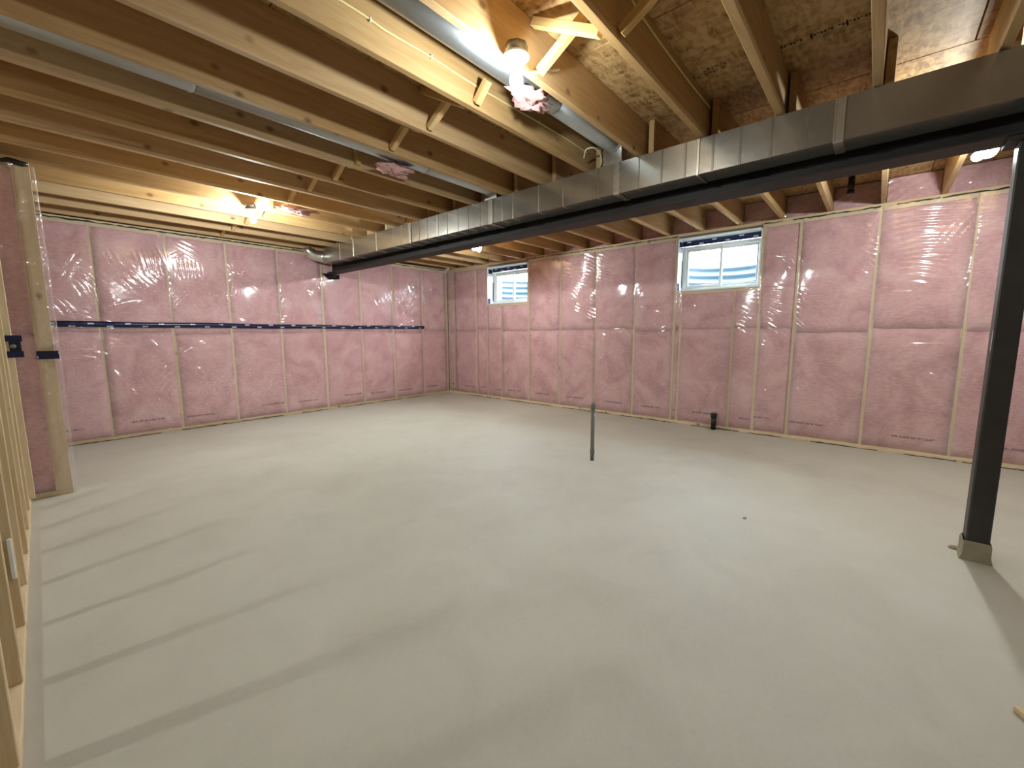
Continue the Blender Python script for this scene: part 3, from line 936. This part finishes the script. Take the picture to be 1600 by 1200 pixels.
on_root(MB().lathe([(0.024, 0.0), (0.020, 0.008), (0.011, 0.014), (0.003, 0.016)], 9, origin=(3.262, -0.412, 0)).build('cement_lump', M['splash']), post)

# ------------------------------------------------------------------ main duct
DX0, DX1, DZ0, DZ1 = 2.920, 3.105, 2.200, 2.415
duct = empty('supply_duct', (DX0, 0, DZ0), 'long rectangular galvanised duct running beside the dark steel beam', 'duct')
joints = [6.15, 5.281, 4.032, 3.552, 2.785, 1.517, 0.952, 0.238, -1.15, -2.4, -3.25]
ribs = [5.647, 4.729, 4.372, 4.205, 3.868, 3.723, 3.398, 3.234, 3.086, 2.927, 2.649, 2.519, 2.236, 1.991, 1.674, 1.351, 1.187, 1.032, 0.864, 0.709, 0.548, 0.383]
for i in range(len(joints) - 1):
    yb, ya = joints[i] - 0.001, joints[i + 1] + 0.001
    prof = [(ya, 0)]
    for r in sorted(ribs):
        if ya + 0.02 < r < yb - 0.02:
            prof += [(r - 0.006, 0), (r - 0.002, 0.0035), (r + 0.002, 0.0035), (r + 0.006, 0)]
    prof.append((yb, 0))
    V, Fc = [], []
    lean = 0.0015 * (i % 2)
    for (y, q) in prof:
        q2 = q + lean
        V += [(DX0 - q2, y, DZ0 - q2), (DX1, y, DZ0 - q2), (DX1, y, DZ1), (DX0 - q2, y, DZ1)]
    for j in range(len(prof) - 1):
        for k in range(4):
            Fc.append((j * 4 + k, (j + 1) * 4 + k, (j + 1) * 4 + (k + 1) % 4, j * 4 + (k + 1) % 4))
    n4 = (len(prof) - 1) * 4
    Fc += [(0, 1, 2, 3), (n4 + 3, n4 + 2, n4 + 1, n4)]
    on_root(MB().add(V, Fc).build('duct_section', M['galv']), duct)
for j, y in enumerate(joints[1:-1]):
    wdt = 0.046 if j in (1, 3, 4, 6) else 0.016
    mb = MB().cbox(DX0 - 0.007, DX0 - 0.002, y - wdt / 2, y + wdt / 2, DZ0 - 0.004, DZ1, 0.0015)
    mb.cbox(DX0 - 0.007, DX1, y - wdt / 2, y + wdt / 2, DZ0 - 0.008, DZ0 - 0.0035, 0.0015)
    if wdt > 0.03:
        mb.cbox(DX0 - 0.011, DX0 - 0.006, y - wdt / 2, y - wdt / 2 + 0.008, DZ0 - 0.006, DZ1, 0.0015)
        mb.cbox(DX0 - 0.011, DX0 - 0.006, y + wdt / 2 - 0.008, y + wdt / 2, DZ0 - 0.006, DZ1, 0.0015)
    on_root(mb.build('drive_cleat', M['cleat']), duct)
    if j in (2, 5, 1):
        on_root(MB().cbox(DX0 - 0.012, DX0 - 0.003, y - 0.012, y + 0.012, DZ1 - 0.012, DZ1 - 0.001, 0.003).build('cleat_tab', M['cleat']), duct)

# end boot by the back wall
eb = empty('duct_boot', (2.86, 6.26, 2.30), 'foil taped duct boot poking out at the far end of the duct', 'duct boot')
V = []
n = 18
path = [(3.012, 6.172, 2.305, .080), (3.012, 6.195, 2.305, .080), (2.985, 6.235, 2.306, .080), (2.93, 6.258, 2.31, .078), (2.86, 6.27, 2.315, .074), (2.80, 6.275, 2.335, .070), (2.765, 6.275, 2.375, .062), (2.755, 6.275, 2.414, .058)]
mb = MB().tube([p[:3] for p in path], [p[3] for p in path], 14)
on_root(mb.build('elbow', M['cleat']), eb)
on_root(MB().lathe([(0.086, 6.151), (0.088, 6.156), (0.086, 6.176)], 16, 'y', (3.012, 0, 2.305)).build('collar', M['galv']), eb)

# ------------------------------------------------------------------ round branch ducts in the joist bays
blab = {3: 'round galvanised branch pipe in the joist bay beside the nearest bulb', 6: 'round galvanised branch pipe with pink wad in the middle joist bay', 10: 'thin shiny branch pipe in the joist bay by the far left bulb'}
for k, (py, pz, pr) in PIPE_BAYS.items():
    root = empty('branch_duct', (2.93, py, pz), blab[k], 'duct pipe', 'round branch ducts between the joists')
    xs_ = [-3.8, -2.3, -0.8, 0.7, 2.2, 2.93]
    for i in range(len(xs_) - 1):
        prof = [(pr, xs_[i] + 0.002), (pr, xs_[i + 1] - 0.03), (pr + 0.003, xs_[i + 1] - 0.022), (pr + 0.003, xs_[i + 1] - 0.014), (pr - 0.002, xs_[i + 1] - 0.006), (pr - 0.002, xs_[i + 1])]
        on_root(MB().lathe(prof, 18, 'x', (0, py, pz)).build('pipe_section', M['galv_dull']), root)
    # takeoff boot dropping on to the top of the main duct
    mb = MB()
    V = []
    zt, zb2 = pz + pr * 0.75, DZ1 + 0.001
    for (z, x0_, x1_, hw) in ((zb2, 2.932, 3.05, 0.075), (pz - pr * .4, 2.925, 3.02, 0.072), (zt, 2.925, 2.99, 0.055)):
        V += [(x0_, py - hw, z), (x1_, py - hw, z), (x1_, py + hw, z), (x0_, py + hw, z)]
    Fc = [(0, 3, 2, 1), (8, 9, 10, 11)]
    for j in range(2):
        for i in range(4):
            Fc.append((j * 4 + i, j * 4 + (i + 1) % 4, (j + 1) * 4 + (i + 1) % 4, (j + 1) * 4 + i))
    hwmax = min(YL(k + 1) - TH - py, py - YL(k)) - 0.004
    on_root(MB().add([(x, py + max(-hwmax, min(hwmax, y - py)), z) for x, y, z in V], Fc).build('takeoff_boot', M['cleat']), root)

# ------------------------------------------------------------------ bulbs
def lampholder_light(loc, axis, label, power=1.0, box=True):
    """loc: where the holder meets its box; axis: direction the bulb points"""
    root = empty('ceiling_light', loc, label, 'light', 'bare bulbs on the joists')
    ax = Vector(axis).normalized()
    q = Vector((0, 0, -1)).rotation_difference(ax)
    root.rotation_mode = 'QUATERNION'
    root.rotation_quaternion = q
    if box:
        mb = MB()
        mb.lathe([(0.048, 0.001), (0.050, 0.003), (0.050, 0.040), (0.046, 0.042)], 8)
        mb.build('octagon_box', M['box_steel'], root)
    mb = MB().lathe([(0.056, 0.0), (0.058, -0.004), (0.056, -0.010), (0.040, -0.016), (0.026, -0.022), (0.023, -0.036), (0.0225, -0.040)], 20)
    mb.build('lampholder', M['porcelain'], root)
    mb = MB().lathe([(0.013, -0.0405), (0.0135, -0.052)], 14)
    mb.build('bulb_base', M['box_steel'], root)
    prof = [(0.0135, -0.0522), (0.016, -0.060), (0.023, -0.074), (0.0285, -0.088), (0.0300, -0.100), (0.0280, -0.114), (0.0215, -0.125), (0.012, -0.131), (0.003, -0.1325)]
    mb = MB().lathe(prof, 14)
    b = mb.build('bulb', M['bulb'], root)
    tag(b, 'glowing white bulb')
    ld = bpy.data.lights.new('filament', 'POINT')
    ld.energy = BULB_W * power / 0.65
    ld.color = BULB_COL
    ld.shadow_soft_size = 0.024
    lo = bpy.data.objects.new('filament', ld)
    COL.objects.link(lo)
    lo.parent = root
    lo.location = (0, 0, -0.098)
    return root
l1 = lampholder_light((1.505, 1.275, 2.388), (0, 0, -1), 'nearest bare glowing bulb in a white lampholder between the joists', 0.52)
l2 = lampholder_light((1.535, 4.655, 2.388), (0.12, 0.05, -1), 'bare glowing bulb on the joists in front of the far left wall', 1.35)
l3 = lampholder_light((4.16, 4.20, 2.345), (-1, -0.1, -0.25), 'small bare glowing bulb past the beam near the far window', 1.1)
l4 = lampholder_light((4.12, -0.44, 2.345), (-0.75, 0.5, -0.55), 'bare glowing bulb seen under the beam beside the steel post', 1.15)
l5 = lampholder_light((-2.7, 2.45, 2.376), (0, 0, -1), 'bare bulb past the open stud wall that throws stud shadows', 1.15)
l6 = lampholder_light((1.5, -1.85, 2.376), (0, 0, -1), 'added bare fill bulb behind the viewer that lights the foreground', 0.36)  # unseen lamp, added to light the foreground floor

# mounting blocks for lamps that sit below the joists' sides
# ------------------------------------------------------------------ insulation scraps
def scrap(loc, size, seed, label):
    r = np.random.default_rng(seed)
    nu, nv = 26, 18
    V, Fc = [], []
    ph = r.uniform(0, 6.28, 8)
    for j in range(nv + 1):
        th = math.pi * j / nv
        for i in range(nu):
            a = 2 * math.pi * i / nu
            k = 1 + 0.14 * math.sin(11 * a + ph[3] + 9 * th) + 0.22 * math.sin(3 * a + ph[0] + 2 * th) + 0.16 * math.sin(5 * th + ph[1] + a) + 0.12 * math.sin(7 * a + ph[2]) * math.sin(th) + 0.13 * r.normal()
            V.append((size[0] * k * math.sin(th) * math.cos(a), size[1] * k * math.sin(th) * math.sin(a), size[2] * k * math.cos(th)))
    for j in range(nv):
        for i in range(nu):
            Fc.append((j * nu + i, (j + 1) * nu + i, (j + 1) * nu + (i + 1) % nu, j * nu + (i + 1) % nu))
    o = MB().add(V, Fc, True).build('insulation_scrap', M['batt_scrap'], None, loc=loc)
    return tag(o, label, 'insulation', 'pink insulation scraps stuffed between joists')
scrap((1.90, 1.50, 2.440), (0.11, 0.075, 0.034), 1, 'pink insulation scrap tucked behind the nearest bulb')
scrap((1.93, 2.815, 2.404), (0.12, 0.070, 0.030), 2, 'pink insulation scrap hanging beside the middle branch pipe')
scrap((1.90, 4.47, 2.418), (0.15, 0.07, 0.027), 3, 'pink insulation scrap by the far left bulb')

# ------------------------------------------------------------------ cables
def cable(pts, r, mat, label, staples=()):
    root = empty('electrical_cable', pts[0], label, 'cable')
    on_root(MB().tube(curve_pts(pts, 8), r, 7).build('jacket', mat), root)
    for p in staples:
        on_root(MB().cbox(p[0] - .004, p[0] + .004, p[1] - .008, p[1] + .003, p[2] - .009, p[2] + .009, .001).build('staple', M['white_plastic']), root)
    return root
yj = YL(4) - TH - 0.005
cable([(-1.2, yj, 2.548), (0.2, yj, 2.541), (0.99, yj, 2.544), (1.18, yj - .001, 2.533), (1.42, yj, 2.539), (1.68, yj, 2.532), (1.9, yj, 2.534), (2.3, yj, 2.545), (2.66, yj, 2.546), (2.92, yj, 2.54)], 0.0055, M['cable'], 'pale yellow cable stapled along the joist left of the nearest bulb', [(1.10, yj, 2.538), (1.43, yj, 2.539), (2.3, yj, 2.545)])
cable([(2.78, YL(4) - TH - 0.05, 2.455), (2.73, YL(4) - TH - 0.10, 2.485), (2.76, YL(4) - TH - 0.15, 2.490), (2.86, YL(4) - TH - 0.14, 2.478), (2.925, YL(4) - TH - 0.11, 2.445), (2.96, YL(4) - TH - .07, 2.423)], 0.005, M['white_cable'], 'white cable looping down to the top of the duct')
yj2 = YL(2) - TH - 0.005
cable([(1.82, yj2, 2.635), (1.95, yj2, 2.612), (2.42, yj2, 2.600), (2.75, yj2 - .004, 2.597), (2.975, yj2 - 0.002, 2.606)], 0.005, M['cable'], 'thin cable sagging along the joist right of the nearest bulb')
cable([(1.555, 1.30, 2.385), (1.60, 1.312, 2.388), (1.64, 1.318, 2.395), (1.69, 1.322, 2.42), (1.80, 1.323, 2.47), (1.9, 1.323, 2.52)], 0.006, M['white_cable'], 'short white cable end beside the nearest lampholder')

# ------------------------------------------------------------------ pipes standing in the slab
pp = empty('rough_in_pipe', (3.38, 1.94, 0), 'thin grey capped pipe standing up in the middle of the floor', 'pipe')
MB().lathe([(0.0175, 0.0), (0.0175, 0.055), (0.0205, 0.06), (0.0215, 0.10), (0.018, 0.115), (0.0175, 0.48)], 14).build('pipe', M['grey_pvc'], pp)
MB().lathe([(0.019, 0.4805), (0.021, 0.49), (0.0205, 0.53), (0.013, 0.548), (0.004, 0.552)], 14).build('cap', M['grey_pvc'], pp)
ds_ = empty('drain_stub', (5.44, 1.44, 0), 'short black plastic drain pipe stub at the foot of the wall', 'pipe')
MB().lathe([(0.030, 0.0), (0.030, 0.150)], 16).build('pipe', M['black_abs'], ds_)
MB().lathe([(0.034, 0.1505), (0.036, 0.155), (0.036, 0.20), (0.030, 0.204)], 16).build('cap', M['black_abs'], ds_)

vp = empty('vent_pipe', (5.30, 0.30, 2.50), 'black pipe end hanging in a joist pocket under the subfloor beyond the beam', 'pipe')
MB().lathe([(0.024, 0.0), (0.030, 0.004), (0.030, 0.03)], 14).build('socket', M['black_abs'], vp)
MB().lathe([(0.026, 0.0305), (0.026, 0.1595)], 14).build('pipe', M['black_abs'], vp)

# ------------------------------------------------------------------ tape, boxes, oddments
n = 180
xs_t = np.linspace(0.155, 4.925, n)
V, Fc = [], []
cz = 1.297
for i, x in enumerate(xs_t):
    dz = 0.006 * math.sin(x * 1.1 + 1) + 0.003 * math.sin(x * 5)
    d = float(poly_depth(np.array([x]), np.array([cz]), studs_b, cl_b + generic_clusters(studs_b, 3, n=8), 41)[0]) + 0.006
    hh = 0.031 - 0.004 * (x / 5)
    for zz, dd_ in ((-hh, 0), (0, 0.001), (hh, 0)):
        V.append((x - 2.5, YB - d - dd_ - (YB - 0.02), dz + zz))
for i in range(n - 1):
    for j in range(2):
        a = i * 3 + j
        Fc.append((a, a + 3, a + 4, a + 1))
tp = MB().add(V, Fc, True).build('sheathing_tape', M['tape'], None, loc=(2.5, YB - 0.02, cz))
tag(tp, 'long navy printed tape strip across the plastic of the far left wall', 'tape')
sol = tp.modifiers.new('thickness', 'SOLIDIFY'); sol.thickness = 0.0008

t = MB().cbox(-0.055, 0.055, -0.002, 0.002, -0.030, 0.028, 0.001).build('sheathing_tape', M['tape'], None, loc=(0.090, 4.526, 1.050))
tag(t, 'small navy tape patch on the plastic wrapped wall end', 'tape')
bt = empty('beam_tape', (3.19, YB - 0.03, 2.05), 'black tape patch on the plastic below the far end of the beam', 'tape')
on_root(MB().add([(3.02, YB - .028, 2.100), (3.14, YB - .030, 2.015), (3.30, YB - .030, 2.035), (3.31, YB - .028, 2.100), (3.02, YB - .024, 2.100), (3.14, YB - .026, 2.015), (3.30, YB - .026, 2.035), (3.31, YB - .024, 2.100)], [(0, 1, 2, 3), (7, 6, 5, 4), (0, 4, 5, 1), (1, 5, 6, 2), (2, 6, 7, 3), (3, 7, 4, 0)]).build('patch', M['black_tape']), bt)

ebx = empty('electrical_box', (-0.06, 4.42, 1.115), 'black taped electrical box on the last open stud beside the wall end', 'electrical box')
on_root(MB().cbox(-0.083, -0.029, 4.404, 4.441, 1.070, 1.165, 0.004).build('box', M['black_plastic']), ebx)
on_root(MB().cbox(-0.106, -0.022, 4.400, 4.404, 1.150, 1.192, 0.001).build('tape_strip', M['tape']), ebx)
on_root(MB().cbox(-0.098, -0.022, 4.400, 4.404, 1.042, 1.085, 0.001).build('tape_strip', M['tape']), ebx)
on_root(MB().lathe([(0.016, 4.4035), (0.014, 4.396), (0.006, 4.392)], 10, 'y', (-0.066, 0, 1.118)).build('knockout', M['grey_pvc']), ebx)

wp = empty('plastic_strip', (-0.117, 2.47, 0.25), 'narrow white plastic strip on an open stud near the floor', 'plastic strip')
on_root(MB().cbox(-0.1270, -0.1135, 2.4795, 2.4985, 0.245, 0.410, 0.004).build('strip', M['white_plastic']), wp)

r = random.Random(4)
V = [(r.uniform(-.014, .014), r.uniform(-.012, .012), z) for z in (0.0, 0.0, 0.0, 0.006, 0.007, 0.008)]
ch = MB().add([(-.016, -.008, 0), (.014, -.010, 0), (.012, .010, 0), (-.012, .012, 0), (-.010, -.004, .007), (.009, -.006, .009), (.006, .006, .007), (-.008, .007, .006)], BOXF).build('concrete_chip', M['splash'], None, loc=(2.926, 0.557, 0))
tag(ch, 'tiny grey concrete chip lying alone on the floor', 'debris')
lt = empty('lath_offcut', (1.93, -0.46, 0), 'pale wood offcut on the floor at the lower right edge', 'wood offcut')
o = board('stick', (1.945, -0.425, 0.011), (1.80, -0.52, 0.011), 0.022, 0.02, M['stud'], lt)
o.location = Vector(o.location) - Vector(lt.location)
